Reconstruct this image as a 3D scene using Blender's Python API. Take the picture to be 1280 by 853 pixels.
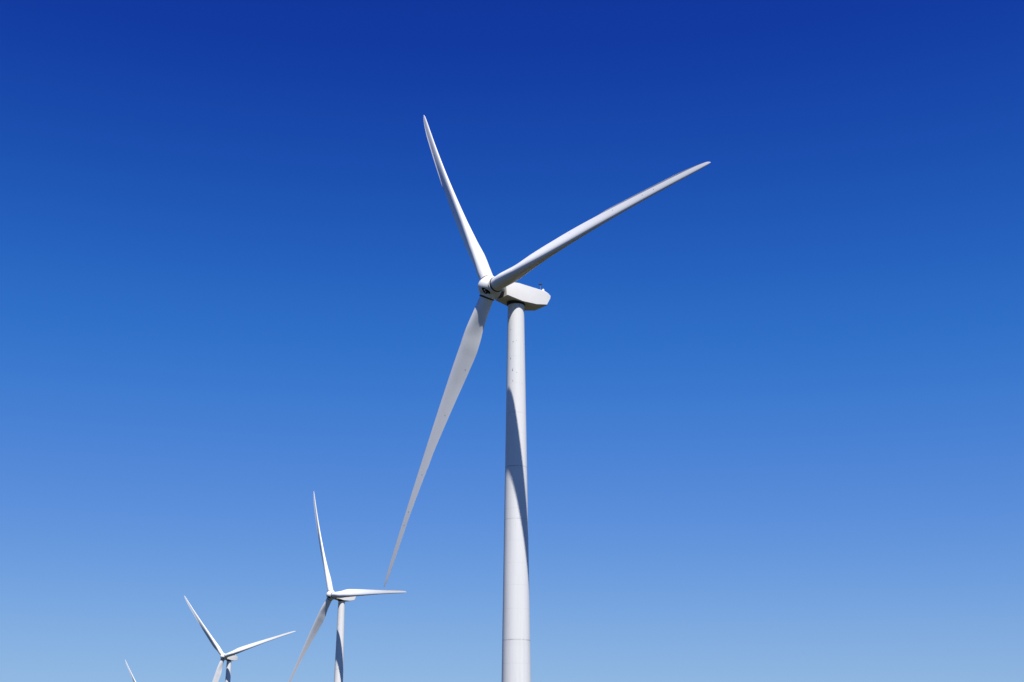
import bpy, bmesh, math, random
from mathutils import Matrix, Vector

for o in list(bpy.data.objects):
    bpy.data.objects.remove(o, do_unlink=True)
S = bpy.context.scene
COL = S.collection
R = math.radians

# ------------------------------------------------------------------ camera
cam = bpy.data.cameras.new('camera')
cam.sensor_fit = 'HORIZONTAL'
cam.sensor_width = 36.0
cam.lens = 47.69
cam.clip_start = 0.1
cam.clip_end = 60000
camo = bpy.data.objects.new('camera', cam)
COL.objects.link(camo)
camo.location = (0, 0, 1.7)
camo.rotation_euler = (R(90 + 17.788), 0, 0)
S.camera = camo

# ------------------------------------------------------------------ sky and sun
SUN_AZ, SUN_EL = R(17.0), R(63.3)        # azimuth from "behind the camera" towards the right
sdir = Vector((math.sin(SUN_AZ) * math.cos(SUN_EL), -math.cos(SUN_AZ) * math.cos(SUN_EL), math.sin(SUN_EL)))

w = bpy.data.worlds.new('World')
S.world = w
w.use_nodes = True
nt = w.node_tree
bg = nt.nodes['Background']
sky = nt.nodes.new('ShaderNodeTexSky')
sky.sky_type = 'NISHITA'
sky.sun_disc = False
sky.sun_elevation = SUN_EL
sky.sun_rotation = math.pi - SUN_AZ
sky.altitude = 0
sky.air_density = 1.0
sky.dust_density = 0.0
sky.ozone_density = 3.0
EXPO = 0.85
# grade the sky to the deep polarised blue of the photograph: one curve per channel
dn = nt.nodes.new('ShaderNodeVectorMath'); dn.operation = 'SCALE'; dn.inputs['Scale'].default_value = 1 / 10.0
cv = nt.nodes.new('ShaderNodeRGBCurve')
up = nt.nodes.new('ShaderNodeVectorMath'); up.operation = 'SCALE'; up.inputs['Scale'].default_value = 10.0
K = 2 ** EXPO
src = [[.947, 1.144, 1.575, 2.342, 5.525], [1.645, 1.969, 2.656, 3.787, 7.21], [3.103, 3.597, 4.556, 5.86, 7.56]]
dst = [[.0058, .011, .031, .091, .275], [.0385, .076, .162, .254, .473], [.332, .423, .578, .686, .760]]
for ch in range(3):
    c = cv.mapping.curves[ch]
    pts = [(0.0, 0.0)] + [(a / 10, b / K) for a, b in zip(src[ch], dst[ch])]
    c.points[0].location = pts[0]
    c.points[1].location = (1.0, min(1.0, pts[-1][1] * 1.18))
    for p in pts[1:]:
        c.points.new(*p)
cv.mapping.extend = 'HORIZONTAL'
cv.mapping.update()
nt.links.new(sky.outputs[0], dn.inputs[0])
nt.links.new(dn.outputs[0], cv.inputs['Color'])
nt.links.new(cv.outputs[0], up.inputs[0])
nt.links.new(up.outputs[0], bg.inputs[0])
bg.inputs[1].default_value = 0.10

sl = bpy.data.lights.new('sun', 'SUN')
sl.energy = 5.0
sl.angle = R(0.53)
sl.color = (1.0, 0.965, 0.91)
so = bpy.data.objects.new('sun', sl)
COL.objects.link(so)
so.rotation_euler = sdir.to_track_quat('Z', 'Y').to_euler()
so.location = (0, -50, 200)

vs = S.view_settings
S.display_settings.display_device = 'sRGB'
vs.view_transform = 'Standard'
vs.look = 'None'
vs.exposure = EXPO
vs.gamma = 1.0
vs.use_curve_mapping = False
S.cycles.max_bounces = 8
S.render.film_transparent = False

# ------------------------------------------------------------------ materials
def new_mat(name, col, rough=0.4, spec=0.5, metal=0.0):
    m = bpy.data.materials.new(name)
    m.use_nodes = True
    b = m.node_tree.nodes['Principled BSDF']
    b.inputs['Base Color'].default_value = (*col, 1)
    b.inputs['Roughness'].default_value = rough
    b.inputs['Metallic'].default_value = metal
    b.inputs['Specular IOR Level'].default_value = spec * 0.7
    return m, m.node_tree, b


def mathn(t, op, a, b=None, clamp=False):
    n = t.nodes.new('ShaderNodeMath'); n.operation = op; n.use_clamp = clamp
    for i, v in enumerate((a, b)):
        if v is None:
            continue
        if isinstance(v, (int, float)):
            n.inputs[i].default_value = v
        else:
            t.links.new(v, n.inputs[i])
    return n.outputs[0]


def mixc(t, fac, a, b):
    n = t.nodes.new('ShaderNodeMix'); n.data_type = 'RGBA'
    for i, v in ((0, fac), (6, a), (7, b)):
        if isinstance(v, (int, float)):
            n.inputs[i].default_value = v
        elif isinstance(v, tuple):
            n.inputs[i].default_value = (*v, 1)
        else:
            t.links.new(v, n.inputs[i])
    return n.outputs[2]


def noise(t, vec, scale, detail=4, rough=0.6):
    n = t.nodes.new('ShaderNodeTexNoise')
    n.inputs['Scale'].default_value = scale
    n.inputs['Detail'].default_value = detail
    n.inputs['Roughness'].default_value = rough
    t.links.new(vec, n.inputs['Vector'])
    return n.outputs[0]


def ramp(t, fac, lo, hi):
    n = t.nodes.new('ShaderNodeMapRange')
    n.inputs['From Min'].default_value = lo
    n.inputs['From Max'].default_value = hi
    t.links.new(fac, n.inputs['Value'])
    return n.outputs[0]


def obj_coord(t, scale=(1, 1, 1)):
    tc = t.nodes.new('ShaderNodeTexCoord')
    mp = t.nodes.new('ShaderNodeMapping')
    mp.inputs['Scale'].default_value = scale
    t.links.new(tc.outputs['Object'], mp.inputs['Vector'])
    return tc, mp.outputs[0]


def paint(name, base, dirt, rough, streak=(1, 1, 1), spec=0.5):
    m, t, b = new_mat(name, base, rough, spec)
    _, v = obj_coord(t, streak)
    n1 = noise(t, v, 0.9, 5, 0.6)
    col = mixc(t, mathn(t, 'MULTIPLY', ramp(t, n1, 0.45, 0.8), 0.55), base, dirt)
    t.links.new(col, b.inputs['Base Color'])
    t.links.new(mathn(t, 'ADD', mathn(t, 'MULTIPLY', n1, 0.15), rough - 0.07), b.inputs['Roughness'])
    return m, t, b, col


HZ = 66.84                 # hub height
TOWER_TOP = HZ - 1.78

# tower paint: weld and flange lines, drips and flecks that belong to the coat itself
tower_mat, t, b, col = paint('tower_paint', (0.61, 0.61, 0.605), (0.55, 0.55, 0.54), 0.42, (1.2, 1.2, 0.08))
tc, vv = obj_coord(t)
sep = t.nodes.new('ShaderNodeSeparateXYZ')
t.links.new(tc.outputs['Object'], sep.inputs[0])
zc = sep.outputs[2]
def zline(z, half, strength):
    d = mathn(t, 'ABSOLUTE', mathn(t, 'SUBTRACT', zc, z))
    return mathn(t, 'MULTIPLY', mathn(t, 'LESS_THAN', d, half), strength)
line = None
SEAMS = [(41.7, .07, .60), (34.5, .06, .42), (35.9, .04, .18), (18.6, .07, .62), (49.2, .05, .22), (46.3, .04, .12),
         (57.3, .04, .12), (38.6, .04, .10), (31.6, .04, .12), (28.6, .04, .10), (25.7, .04, .14), (22.6, .04, .12), (53.4, .04, .10), (15.6, .04, .14), (12.4, .04, .12)]
for z, h, s in SEAMS:
    l = zline(z, h, s)
    line = l if line is None else mathn(t, 'MAXIMUM', line, l)
ln = noise(t, vv, 1.6, 3, 0.6)
line = mathn(t, 'MULTIPLY', line, ramp(t, ln, 0.25, 0.65))
col = mixc(t, line, col, (0.16, 0.17, 0.17))
# a soft band of grime just under each flange
gr = mathn(t, 'MAXIMUM', zline(41.45, .25, .10), zline(18.3, .5, .10))
col = mixc(t, mathn(t, 'MULTIPLY', gr, ln), col, (0.35, 0.34, 0.30))
mps = t.nodes.new('ShaderNodeMapping'); mps.inputs['Scale'].default_value = (4.5, 4.5, 0.10)
t.links.new(tc.outputs['Object'], mps.inputs['Vector'])
runs = ramp(t, noise(t, mps.outputs[0], 1.0, 4, 0.65), 0.52, 0.78)
col = mixc(t, mathn(t, 'MULTIPLY', runs, 0.22), col, (0.33, 0.33, 0.31))
vo = t.nodes.new('ShaderNodeTexVoronoi')
vo.inputs['Scale'].default_value = 2.6
vo.inputs['Randomness'].default_value = 1.0
mp = t.nodes.new('ShaderNodeMapping'); mp.inputs['Scale'].default_value = (1, 1, 0.62)
t.links.new(tc.outputs['Object'], mp.inputs['Vector'])
t.links.new(mp.outputs[0], vo.inputs['Vector'])
sepc = t.nodes.new('ShaderNodeSeparateColor')
t.links.new(vo.outputs['Color'], sepc.inputs[0])
size = mathn(t, 'MULTIPLY', mathn(t, 'POWER', sepc.outputs[0], 1.5), 0.30)
spot = mathn(t, 'LESS_THAN', vo.outputs['Distance'], size)
zmask = ramp(t, zc, 48.0, 60.0)
keep = mathn(t, 'LESS_THAN', sepc.outputs[1], mathn(t, 'MULTIPLY', zmask, 0.8))
spot = mathn(t, 'MULTIPLY', mathn(t, 'MULTIPLY', spot, keep), mathn(t, 'MULTIPLY', sepc.outputs[2], 0.75))
col = mixc(t, spot, col, (0.10, 0.10, 0.10))
t.links.new(col, b.inputs['Base Color'])

blade_mat, *_ = paint('blade_gelcoat', (0.60, 0.605, 0.61), (0.53, 0.54, 0.54), 0.34, (1.0, 1.0, 0.15))
nac_mat, *_ = paint('nacelle_gelcoat', (0.61, 0.605, 0.59), (0.56, 0.55, 0.53), 0.40, (1.0, 0.5, 1.0))
hub_mat, *_ = paint('spinner_gelcoat', (0.61, 0.61, 0.60), (0.53, 0.52, 0.50), 0.38)
dark_mat, *_ = paint('black_rubber', (0.020, 0.020, 0.022), (0.035, 0.03, 0.025), 0.7)
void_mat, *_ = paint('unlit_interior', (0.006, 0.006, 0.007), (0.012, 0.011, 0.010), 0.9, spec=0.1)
iron_mat, *_ = paint('dark_cast_iron', (0.10, 0.10, 0.10), (0.06, 0.055, 0.05), 0.55)
strip_mat, *_ = paint('grey_plastic_strip', (0.50, 0.52, 0.55), (0.42, 0.44, 0.46), 0.5)
steel_mat, *_ = paint('galvanised_steel', (0.42, 0.43, 0.44), (0.3, 0.3, 0.3), 0.4)
conc_mat, *_ = paint('concrete', (0.34, 0.33, 0.31), (0.24, 0.23, 0.21), 0.9)
lens_mat, *_ = paint('lamp_lens', (0.62, 0.60, 0.58), (0.5, 0.48, 0.46), 0.15)

gm, t, b = new_mat('dry_grass_ground', (0.05, 0.045, 0.02), 0.95, 0.05)
_, v = obj_coord(t)
n1 = noise(t, v, 0.004, 5, 0.6); n2 = noise(t, v, 0.08, 6, 0.65); n3 = noise(t, v, 3.5, 6, 0.7)
c = mixc(t, ramp(t, n1, 0.38, 0.62), (0.020, 0.023, 0.008), (0.038, 0.030, 0.013))
c = mixc(t, ramp(t, n2, 0.35, 0.7), c, (0.026, 0.022, 0.009))
c = mixc(t, mathn(t, 'MULTIPLY', ramp(t, n3, 0.4, 0.75), 0.6), c, (0.016, 0.018, 0.007))
t.links.new(c, b.inputs['Base Color'])
bp = t.nodes.new('ShaderNodeBump'); bp.inputs['Strength'].default_value = 0.6; bp.inputs['Distance'].default_value = 0.15
t.links.new(n3, bp.inputs['Height']); t.links.new(bp.outputs[0], b.inputs['Normal'])

# ------------------------------------------------------------------ helpers
def finish(name, bm, mat, parent=None, smooth=True, angle=35):
    bmesh.ops.recalc_face_normals(bm, faces=bm.faces)
    me = bpy.data.meshes.new(name)
    if smooth:
        for f in bm.faces:
            f.smooth = True
        for e in bm.edges:
            if len(e.link_faces) == 2 and e.calc_face_angle(0) > R(angle):
                e.smooth = False
    bm.to_mesh(me); bm.free()
    me.materials.append(mat)
    o = bpy.data.objects.new(name, me)
    COL.objects.link(o)
    if parent:
        o.parent = parent
    return o


def lathe(bm, prof, seg=64, axis='Z', off=(0, 0, 0), caps=True, mat=None):
    """prof: list of (radius, height); axis Z or Y (height runs along it)."""
    rings = []
    for r, h in prof:
        ring = []
        for i in range(seg):
            a = 2 * math.pi * i / seg
            p = Vector((r * math.cos(a), r * math.sin(a), h))
            if axis == 'Y':
                p = Vector((p.x, h, p.y))
            if mat is not None:
                p = mat @ p
            ring.append(bm.verts.new(p + Vector(off)))
        rings.append(ring)
    for a, b_ in zip(rings, rings[1:]):
        for i in range(seg):
            j = (i + 1) % seg
            bm.faces.new((a[i], a[j], b_[j], b_[i]))
    if caps:
        bm.faces.new(rings[0]); bm.faces.new(rings[-1])


def box(bm, c, s, rot=None):
    m = Matrix.Translation(Vector(c)) @ (rot.to_4x4() if rot else Matrix()) @ Matrix.Diagonal((*s, 1))
    return bmesh.ops.create_cube(bm, size=1, matrix=m)


def lerp(tab, x):
    for (x0, y0), (x1, y1) in zip(tab, tab[1:]):
        if x <= x1:
            k = 0 if x1 == x0 else max(0, (x - x0) / (x1 - x0))
            return y0 + (y1 - y0) * k
    return tab[-1][1]


def cosl(tab, x):
    """Catmull-Rom through the table."""
    n = len(tab)
    for i in range(n - 1):
        if x <= tab[i + 1][0] or i == n - 2:
            x0, y0 = tab[i]; x1, y1 = tab[i + 1]
            m0 = (y1 - tab[i - 1][1]) / (x1 - tab[i - 1][0]) if i > 0 else (y1 - y0) / (x1 - x0)
            m1 = (tab[i + 2][1] - y0) / (tab[i + 2][0] - x0) if i + 2 < n else (y1 - y0) / (x1 - x0)
            h = x1 - x0; s = min(1, max(0, (x - x0) / h))
            return ((2*s**3 - 3*s*s + 1) * y0 + (s**3 - 2*s*s + s) * h * m0 + (-2*s**3 + 3*s*s) * y1 + (s**3 - s*s) * h * m1)

# ------------------------------------------------------------------ ground
def sstep(a, b_, x):
    k = min(1, max(0, (x - a) / (b_ - a)))
    return k * k * (3 - 2 * k)

def ground_z(x, y):
    z = -4.72 * sstep(240, 470, y) + (4.72 - 7.94) * sstep(490, 690, y) + (7.94 - 7.0) * sstep(720, 1120, y)
    far = sstep(120, 800, math.hypot(x, y - 500) - 450)
    roll = 3.0 * math.sin(x * 0.0031 + 1.0) * math.sin(y * 0.0027 + 0.4)
    return z + far * (roll - 4.0)

bm = bmesh.new()
radii = [0, 3, 8, 15, 25, 40, 60, 80, 100, 125, 150, 175, 200, 230, 260, 290, 320, 350, 380, 410, 440, 470, 500, 530, 560, 600, 640, 680, 720, 760, 800, 850, 900, 960, 1020, 1100, 1180, 1260, 1400, 1600, 1900, 2300, 2800, 3500, 4500, 6000, 8000, 11000, 15000, 22000, 32000]
SEG = 180
prev = None
ctr = bm.verts.new((0, 0, ground_z(0, 0)))
for r in radii[1:]:
    ring = []
    for i in range(SEG):
        a = 2 * math.pi * i / SEG
        x, y = r * math.cos(a), r * math.sin(a)
        ring.append(bm.verts.new((x, y, ground_z(x, y))))
    for i in range(SEG):
        j = (i + 1) % SEG
        if prev is None:
            bm.faces.new((ctr, ring[i], ring[j]))
        else:
            bm.faces.new((prev[i], ring[i], ring[j], prev[j]))
    prev = ring
gnd = finish('ground', bm, gm)
gnd['kind'] = 'structure'

# ------------------------------------------------------------------ wind turbine prototype
# turbine frame: origin at the tower base, +X across the rotor (to the right seen from upwind), +Y downwind, +Z up
RB = 45.0
OVER = 4.3
TILT = R(5)
C1, C2 = -0.0673, 0.0589
HUB = Matrix.Translation((0, -OVER, HZ)) @ Matrix.Rotation(-TILT, 4, 'X')

CHORD = [(0.03, 2.02), (0.06, 2.03), (0.11, 2.45), (0.16, 2.98), (0.21, 3.12), (0.26, 3.02), (0.33, 2.76), (0.45, 2.28), (0.6, 1.66), (0.75, 1.22), (0.88, 0.96), (0.95, 0.78), (0.98, 0.58), (0.994, 0.32), (1.0, 0.08)]
TWIST = [(0.03, 21), (0.22, 21), (0.32, 18), (0.45, 12), (0.6, 5.5), (0.75, 1.0), (1.0, -1.0)]
THICK = [(0.03, 1.0), (0.05, 1.0), (0.07, 0.99), (0.11, 0.84), (0.16, 0.62), (0.22, 0.50), (0.32, 0.40), (0.45, 0.33), (0.6, 0.28), (0.75, 0.25), (1.0, 0.20)]
BLEND = [(0.03, 0.0), (0.05, 0.0), (0.16, 1.0), (1.0, 1.0)]
AXIS = [(0.03, 0.5), (0.05, 0.5), (0.2, 0.34), (1.0, 0.30)]


def station(tt):
    """matrix-like data of one blade section: centre, chord direction (towards the leading edge), normal (downwind)"""
    be = R(lerp(TWIST, tt))
    cen = Vector((0, RB * (C1 * tt + C2 * tt * tt), RB * tt))
    le = Vector((math.cos(be), -math.sin(be), 0))
    nn = Vector((math.sin(be), math.cos(be), 0))
    return cen, le, nn


def section(tt, n=48):
    cen, le, nn = station(tt)
    ch = max(0.05, cosl(CHORD, tt)); th = lerp(THICK, tt); bl = sstep(0, 1, lerp(BLEND, tt)); ax = lerp(AXIS, tt)
    pts = []
    for i in range(n):
        a = 2 * math.pi * i / n
        cx = 0.5 * (1 - math.cos(a))                       # 0 at leading edge, 1 at trailing edge
        up_ = 1 if a < math.pi else -1
        yt = 5 * th * (0.2969 * math.sqrt(cx) - 0.126 * cx - 0.3516 * cx**2 + 0.2843 * cx**3 - 0.1025 * cx**4)
        cam_ = 0.05 * cx * (1 - cx)
        if up_ < 0:                                        # pressure side: rear-loaded, flatter
            yt *= (0.98 - 0.18 * cx)
        ya = cam_ + up_ * yt
        yc = 0.5 * math.sin(a) * th
        yy = (ya * bl + yc * (1 - bl)) * ch
        xx = (ax - cx) * ch
        pts.append(cen + le * xx + nn * yy)
    return pts


ROOT = 0.034
def make_blade(parent):
    bm = bmesh.new()
    ts = [ROOT + (0.94 - ROOT) * (i / 84) for i in range(85)] + [0.95, 0.96, 0.968, 0.975, 0.981, 0.986, 0.990, 0.9935, 0.996, 0.998, 0.9993, 1.0]
    rings = [[bm.verts.new(p) for p in section(tt)] for tt in ts]
    for a, b_ in zip(rings, rings[1:]):
        n = len(a)
        for i in range(n):
            j = (i + 1) % n
            bm.faces.new((a[i], a[j], b_[j], b_[i]))
    bm.faces.new(rings[0]); bm.faces.new(rings[-1])
    blade = finish('blade', bm, blade_mat, parent, angle=50)
    # dark sealing ring where the root turns in the spinner
    cen, le, nn = station(ROOT)
    bm = bmesh.new()
    lathe(bm, [(0.94, -0.16), (1.09, -0.16), (1.09, 0.0), (1.05, 0.03), (1.0, 0.03)], 56, 'Z', (0, cen.y, cen.z))
    finish('root_collar', bm, dark_mat, blade)
    # serrated trailing edge strip on the outer half
    bm = bmesh.new()
    T0, T1, N = 0.55, 0.985, 210
    rows = []
    for i in range(2 * N + 1):
        tt = T0 + (T1 - T0) * i / (2 * N)
        cen, le, nn = station(tt)
        ch = cosl(CHORD, tt); ax = lerp(AXIS, tt)
        a = R(8)
        d = (-le * math.cos(a) - nn * math.sin(a))
        base = cen + le * ((ax - 1) * ch + 0.05) 
        ln_ = (0.17 if i % 2 == 0 else 0.22) * min(1, 0.4 + i / 60, 0.12 + (2 * N - i) / 110)
        e = base + d * ln_
        up_ = nn * 0.004
        rows.append([bm.verts.new(q) for q in (base + up_, e + up_, e - up_, base - up_)])
    for a, b_ in zip(rows, rows[1:]):
        for i in range(4):
            j = (i + 1) % 4
            bm.faces.new((a[i], a[j], b_[j], b_[i]))
    bm.faces.new(rows[0]); bm.faces.new(rows[-1])
    finish('serrated_strip', bm, strip_mat, blade, smooth=False)
    # lightning receptors: small metal pucks let into the pressure side near the trailing edge
    for tt, fr in ((0.265, 0.80), (0.42, 0.72), (0.62, 0.68), (0.745, 0.62), (0.79, 0.62)):
        s = section(tt, 96)
        p = None
        cen, le, nn = station(tt)
        ch = cosl(CHORD, tt); ax = lerp(AXIS, tt)
        tgt = (ax - fr) * ch
        best = min((q for q in s[48:]), key=lambda q: abs((q - cen).dot(le) - tgt))
        bm = bmesh.new()
        rot = nn.to_track_quat('Z', 'Y').to_matrix().to_4x4()
        lathe(bm, [(0.055, -0.03), (0.055, 0.012), (0.04, 0.02)], 14, 'Z', best, True, rot.to_3x3() @ Matrix.Rotation(math.pi, 3, 'X'))
        finish('lightning_receptor', bm, iron_mat, blade)
    return blade


def make_turbine():
    root = bpy.data.objects.new('wind_turbine', None)
    COL.objects.link(root)
    # ---- tower
    bm = bmesh.new()
    prof = []
    for i in range(41):
        z = 0.25 + (TOWER_TOP - 0.25) * i / 40
        prof.append((1.155 + (TOWER_TOP - z) * 0.0146, z))
    lathe(bm, prof, 96)
    tower = finish('tower', bm, tower_mat, root)
    bm = bmesh.new()
    lathe(bm, [(2.7, -3.0), (2.7, 0.12), (2.6, 0.22), (2.2, 0.25)], 64)
    finish('foundation_ring', bm, conc_mat, tower)
    # dark yaw bearing between tower and nacelle
    bm = bmesh.new()
    lathe(bm, [(1.12, TOWER_TOP - 0.02), (1.21, TOWER_TOP), (1.21, TOWER_TOP + 0.12), (1.30, TOWER_TOP + 0.15), (1.30, TOWER_TOP + 0.55)], 72)
    finish('yaw_bearing', bm, dark_mat, root)
    # ---- nacelle: side profile (y downwind, z above hub), bevelled shell
    P = [(-2.55, -1.12), (-2.62, 0.55), (-2.1, 1.0), (-0.6, 1.03), (4.05, 0.80), (4.66, 0.62), (5.12, 0.36), (5.12, 0.12), (4.94, 0.07), (4.42, -1.22), (2.35, -1.60), (0.0, -1.52)]
    hwf = [(-2.7, 1.36), (-1.9, 1.62), (2.5, 1.68), (4.2, 1.60), (5.2, 1.42)]
    bm = bmesh.new()
    left = [bm.verts.new((-lerp(hwf, y), y, HZ + z)) for y, z in P]
    right = [bm.verts.new((lerp(hwf, y), y, HZ + z)) for y, z in P]
    fl = bm.faces.new(left); fr = bm.faces.new(right[::-1])
    n = len(P)
    for i in range(n):
        j = (i + 1) % n
        bm.faces.new((left[j], left[i], right[i], right[j]))
    # cut the flanks so that the taper follows the profile
    edges = [e for e in bm.edges if (e.verts[0].co.x > 0) == (e.verts[1].co.x > 0)]
    bmesh.ops.bevel(bm, geom=edges, offset=0.11, segments=4, profile=0.5, affect='EDGES', clamp_overlap=True)
    bmesh.ops.triangulate(bm, faces=[f for f in bm.faces if len(f.verts) > 4])
    nac = finish('nacelle', bm, nac_mat, root, angle=28)
    # main bearing housing between hub and nacelle
    bm = bmesh.new()
    lathe(bm, [(0.85, 0.9), (1.12, 1.0), (1.12, 1.45), (0.95, 1.5), (0.95, 2.1)], 56, 'Y', (0, 0, 0))
    for i in range(18):
        a = 2 * math.pi * i / 18
        box(bm, (1.12 * math.cos(a), 1.22, 1.12 * math.sin(a)), (0.10, 0.22, 0.10), Matrix.Rotation(-a, 3, 'Y'))
    bh = finish('bearing_housing', bm, iron_mat, root)
    bh.matrix_local = HUB
    # rear air outlet under the tail lip
    bm = bmesh.new()
    for k in range(5):
        box(bm, (0, 4.94 - k * 0.07, HZ - 0.06 - k * 0.16), (1.9, 0.06, 0.10), Matrix.Rotation(R(-25), 3, 'X'))
    box(bm, (0, 4.76, HZ - 0.40), (2.05, 0.05, 0.85), Matrix.Rotation(R(-23), 3, 'X'))
    finish('air_outlet', bm, dark_mat, nac, smooth=False)
    # wind sensor mast
    bm = bmesh.new()
    x0, y0, z0 = 0.1, 4.25, HZ + 0.70
    lathe(bm, [(0.012, 0), (0.012, 1.50)], 10, 'Z', (x0, y0, z0))
    box(bm, (x0, y0, z0 + 0.04), (0.22, 0.22, 0.06))
    sensor = finish('wind_sensor', bm, steel_mat, nac)
    bm = bmesh.new()
    lathe(bm, [(0.05, 0), (0.15, 0.05), (0.17, 0.15), (0.10, 0.26), (0.03, 0.30)], 16, 'Z', (x0, y0, z0 + 1.48))
    for k in range(3):
        a = R(120 * k + 20)
        bmesh.ops.create_uvsphere(bm, u_segments=10, v_segments=8, radius=0.085, matrix=Matrix.Translation((x0 + .22 * math.cos(a), y0 + .22 * math.sin(a), z0 + 1.62)))
        box(bm, (x0 + .11 * math.cos(a), y0 + .11 * math.sin(a), z0 + 1.62), (0.22, 0.02, 0.02), Matrix.Rotation(a, 3, 'Z'))
    finish('cup_head', bm, dark_mat, sensor)
    # warning lamp on a short stand
    bm = bmesh.new()
    x0, y0, z0 = 0.1, 4.75, HZ + 0.42
    lathe(bm, [(0.16, 0), (0.16, 0.75), (0.20, 0.78), (0.20, 0.86)], 18, 'Z', (x0, y0, z0))
    for k in range(3):
        a = R(120 * k + 70)
        box(bm, (x0 + .25 * math.cos(a), y0 + .25 * math.sin(a), z0 + 0.3), (0.03, 0.03, 0.7))
    lamp = finish('warning_lamp', bm, steel_mat, nac)
    bm = bmesh.new()
    lathe(bm, [(0.17, 0.87), (0.19, 0.95), (0.19, 1.12), (0.14, 1.24), (0.05, 1.29)], 18, 'Z', (x0, y0, z0))
    finish('lamp_lens', bm, lens_mat, lamp)
    # ---- spinner
    bm = bmesh.new()
    prof = [(0.02, -1.95), (0.30, -1.92), (0.58, -1.82), (0.84, -1.65), (1.05, -1.42), (1.20, -1.15), (1.30, -0.85), (1.37, -0.5), (1.41, 0.0), (1.42, 0.6), (1.41, 0.95), (1.36, 1.02), (1.0, 1.03)]
    lathe(bm, prof, 72, 'Y')
    for k in range(3):
        m3 = Matrix.Rotation(R(120 * k), 3, 'Y') @ Matrix.Rotation(math.atan(-C1), 3, 'X')
        lathe(bm, [(1.21, 0.7), (1.21, 1.25), (1.18, 1.36), (1.12, 1.39)], 56, 'Z', (0, 0, 0), True, m3)
    hub = finish('hub', bm, hub_mat, root)
    # service opening on the nose shoulder: near-black skin patch, inner shade in its colour
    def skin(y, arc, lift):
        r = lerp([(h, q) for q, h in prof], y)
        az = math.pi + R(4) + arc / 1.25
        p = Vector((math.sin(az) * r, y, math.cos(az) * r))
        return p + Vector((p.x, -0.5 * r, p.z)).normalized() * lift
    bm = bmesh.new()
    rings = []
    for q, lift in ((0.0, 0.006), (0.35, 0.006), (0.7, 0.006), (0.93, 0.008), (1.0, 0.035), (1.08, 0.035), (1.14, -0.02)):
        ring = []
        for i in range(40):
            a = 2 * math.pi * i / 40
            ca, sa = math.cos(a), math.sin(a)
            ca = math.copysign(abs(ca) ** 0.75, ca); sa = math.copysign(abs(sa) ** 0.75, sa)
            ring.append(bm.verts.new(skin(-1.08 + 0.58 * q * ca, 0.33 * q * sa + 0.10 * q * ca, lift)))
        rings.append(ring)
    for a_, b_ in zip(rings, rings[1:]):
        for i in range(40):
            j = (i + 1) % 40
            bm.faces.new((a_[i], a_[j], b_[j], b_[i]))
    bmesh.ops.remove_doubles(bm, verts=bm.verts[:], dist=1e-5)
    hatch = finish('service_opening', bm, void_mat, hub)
    for y, arc, sx, sy in ((-1.38, -0.10, 0.22, 0.15), (-1.16, 0.06, 0.18, 0.12), (-0.74, 0.08, 0.16, 0.15)):
        bm = bmesh.new()
        cc = skin(y, arc, 0.03)
        nn = Vector((cc.x, -0.5, cc.z)).normalized()
        box(bm, cc, (sx, sy, 0.06), nn.to_track_quat('Z', 'Y').to_matrix())
        finish('latch_fitting', bm, steel_mat, hatch, smooth=False)
    for k in (0, 1, 2):
        for da in (-18, 14):
            a = R(120 * k + 60 + da)
            m4 = Matrix.Rotation(a, 4, 'Y')
            bm = bmesh.new()
            lathe(bm, [(0.085, -0.05), (0.085, 0.02), (0.06, 0.035)], 14, 'Z', m4 @ Vector((0, -0.55, 1.36)), True, m4.to_3x3())
            finish('lifting_plug', bm, dark_mat, hub)
    # ---- blades
    blades = [make_blade(root)]
    for k in (1, 2):
        b2 = blades[0].copy(); COL.objects.link(b2); b2.parent = root
        for ch in blades[0].children:
            c2 = ch.copy(); COL.objects.link(c2); c2.parent = b2
        blades.append(b2)
    return root


def pose(root, loc, yaw, phase):
    root.location = loc
    root.rotation_euler = (0, 0, -yaw)
    k = 0
    for ch in sorted(root.children, key=lambda o: o.name):
        base = ch.name.split('.')[0]
        if base == 'blade':
            ch.matrix_local = HUB @ Matrix.Rotation(phase + k * 2 * math.pi / 3, 4, 'Y')
            k += 1
        elif base == 'hub':
            ch.matrix_local = HUB @ Matrix.Rotation(phase, 4, 'Y')


def copy_tree(o, parent=None, skip=()):
    c = o.copy()
    COL.objects.link(c)
    c.parent = parent
    for ch in list(o.children):
        if ch.name.split('.')[0] not in skip:
            copy_tree(ch, c, skip)
    return c


proto = make_turbine()
proto['label'] = 'largest white wind turbine, nearest to the camera, a long blade shadow running down its tower'
SPOTS = [
    ((0.554, 181.19), 0.0, 0.95657, -0.56446, None),
    ((-60.02, 482.85), -4.72, 0.85560, -0.44752, 'distant white wind turbine just left of the large one, its right blade almost level'),
    ((-142.8, 701.22), -7.94, 0.49358, -0.75939, 'far white wind turbine with two blades raised in a V above the lower edge'),
    ((-298.0, 1150.0), -7.0, 0.49358, R(-39), 'farthest wind turbine at the lower left, only the tip of one blade showing'),
]
for i, ((x, y), z, yaw, ph, lab) in enumerate(SPOTS):
    tb = proto if i == 0 else copy_tree(proto, None, ('lightning_receptor', 'latch_fitting', 'lifting_plug'))
    if lab:
        tb['label'] = lab
    tb['category'] = 'wind turbine'
    tb['group'] = 'white wind turbines standing in a row'
    pose(tb, (x, y, z), yaw, ph)
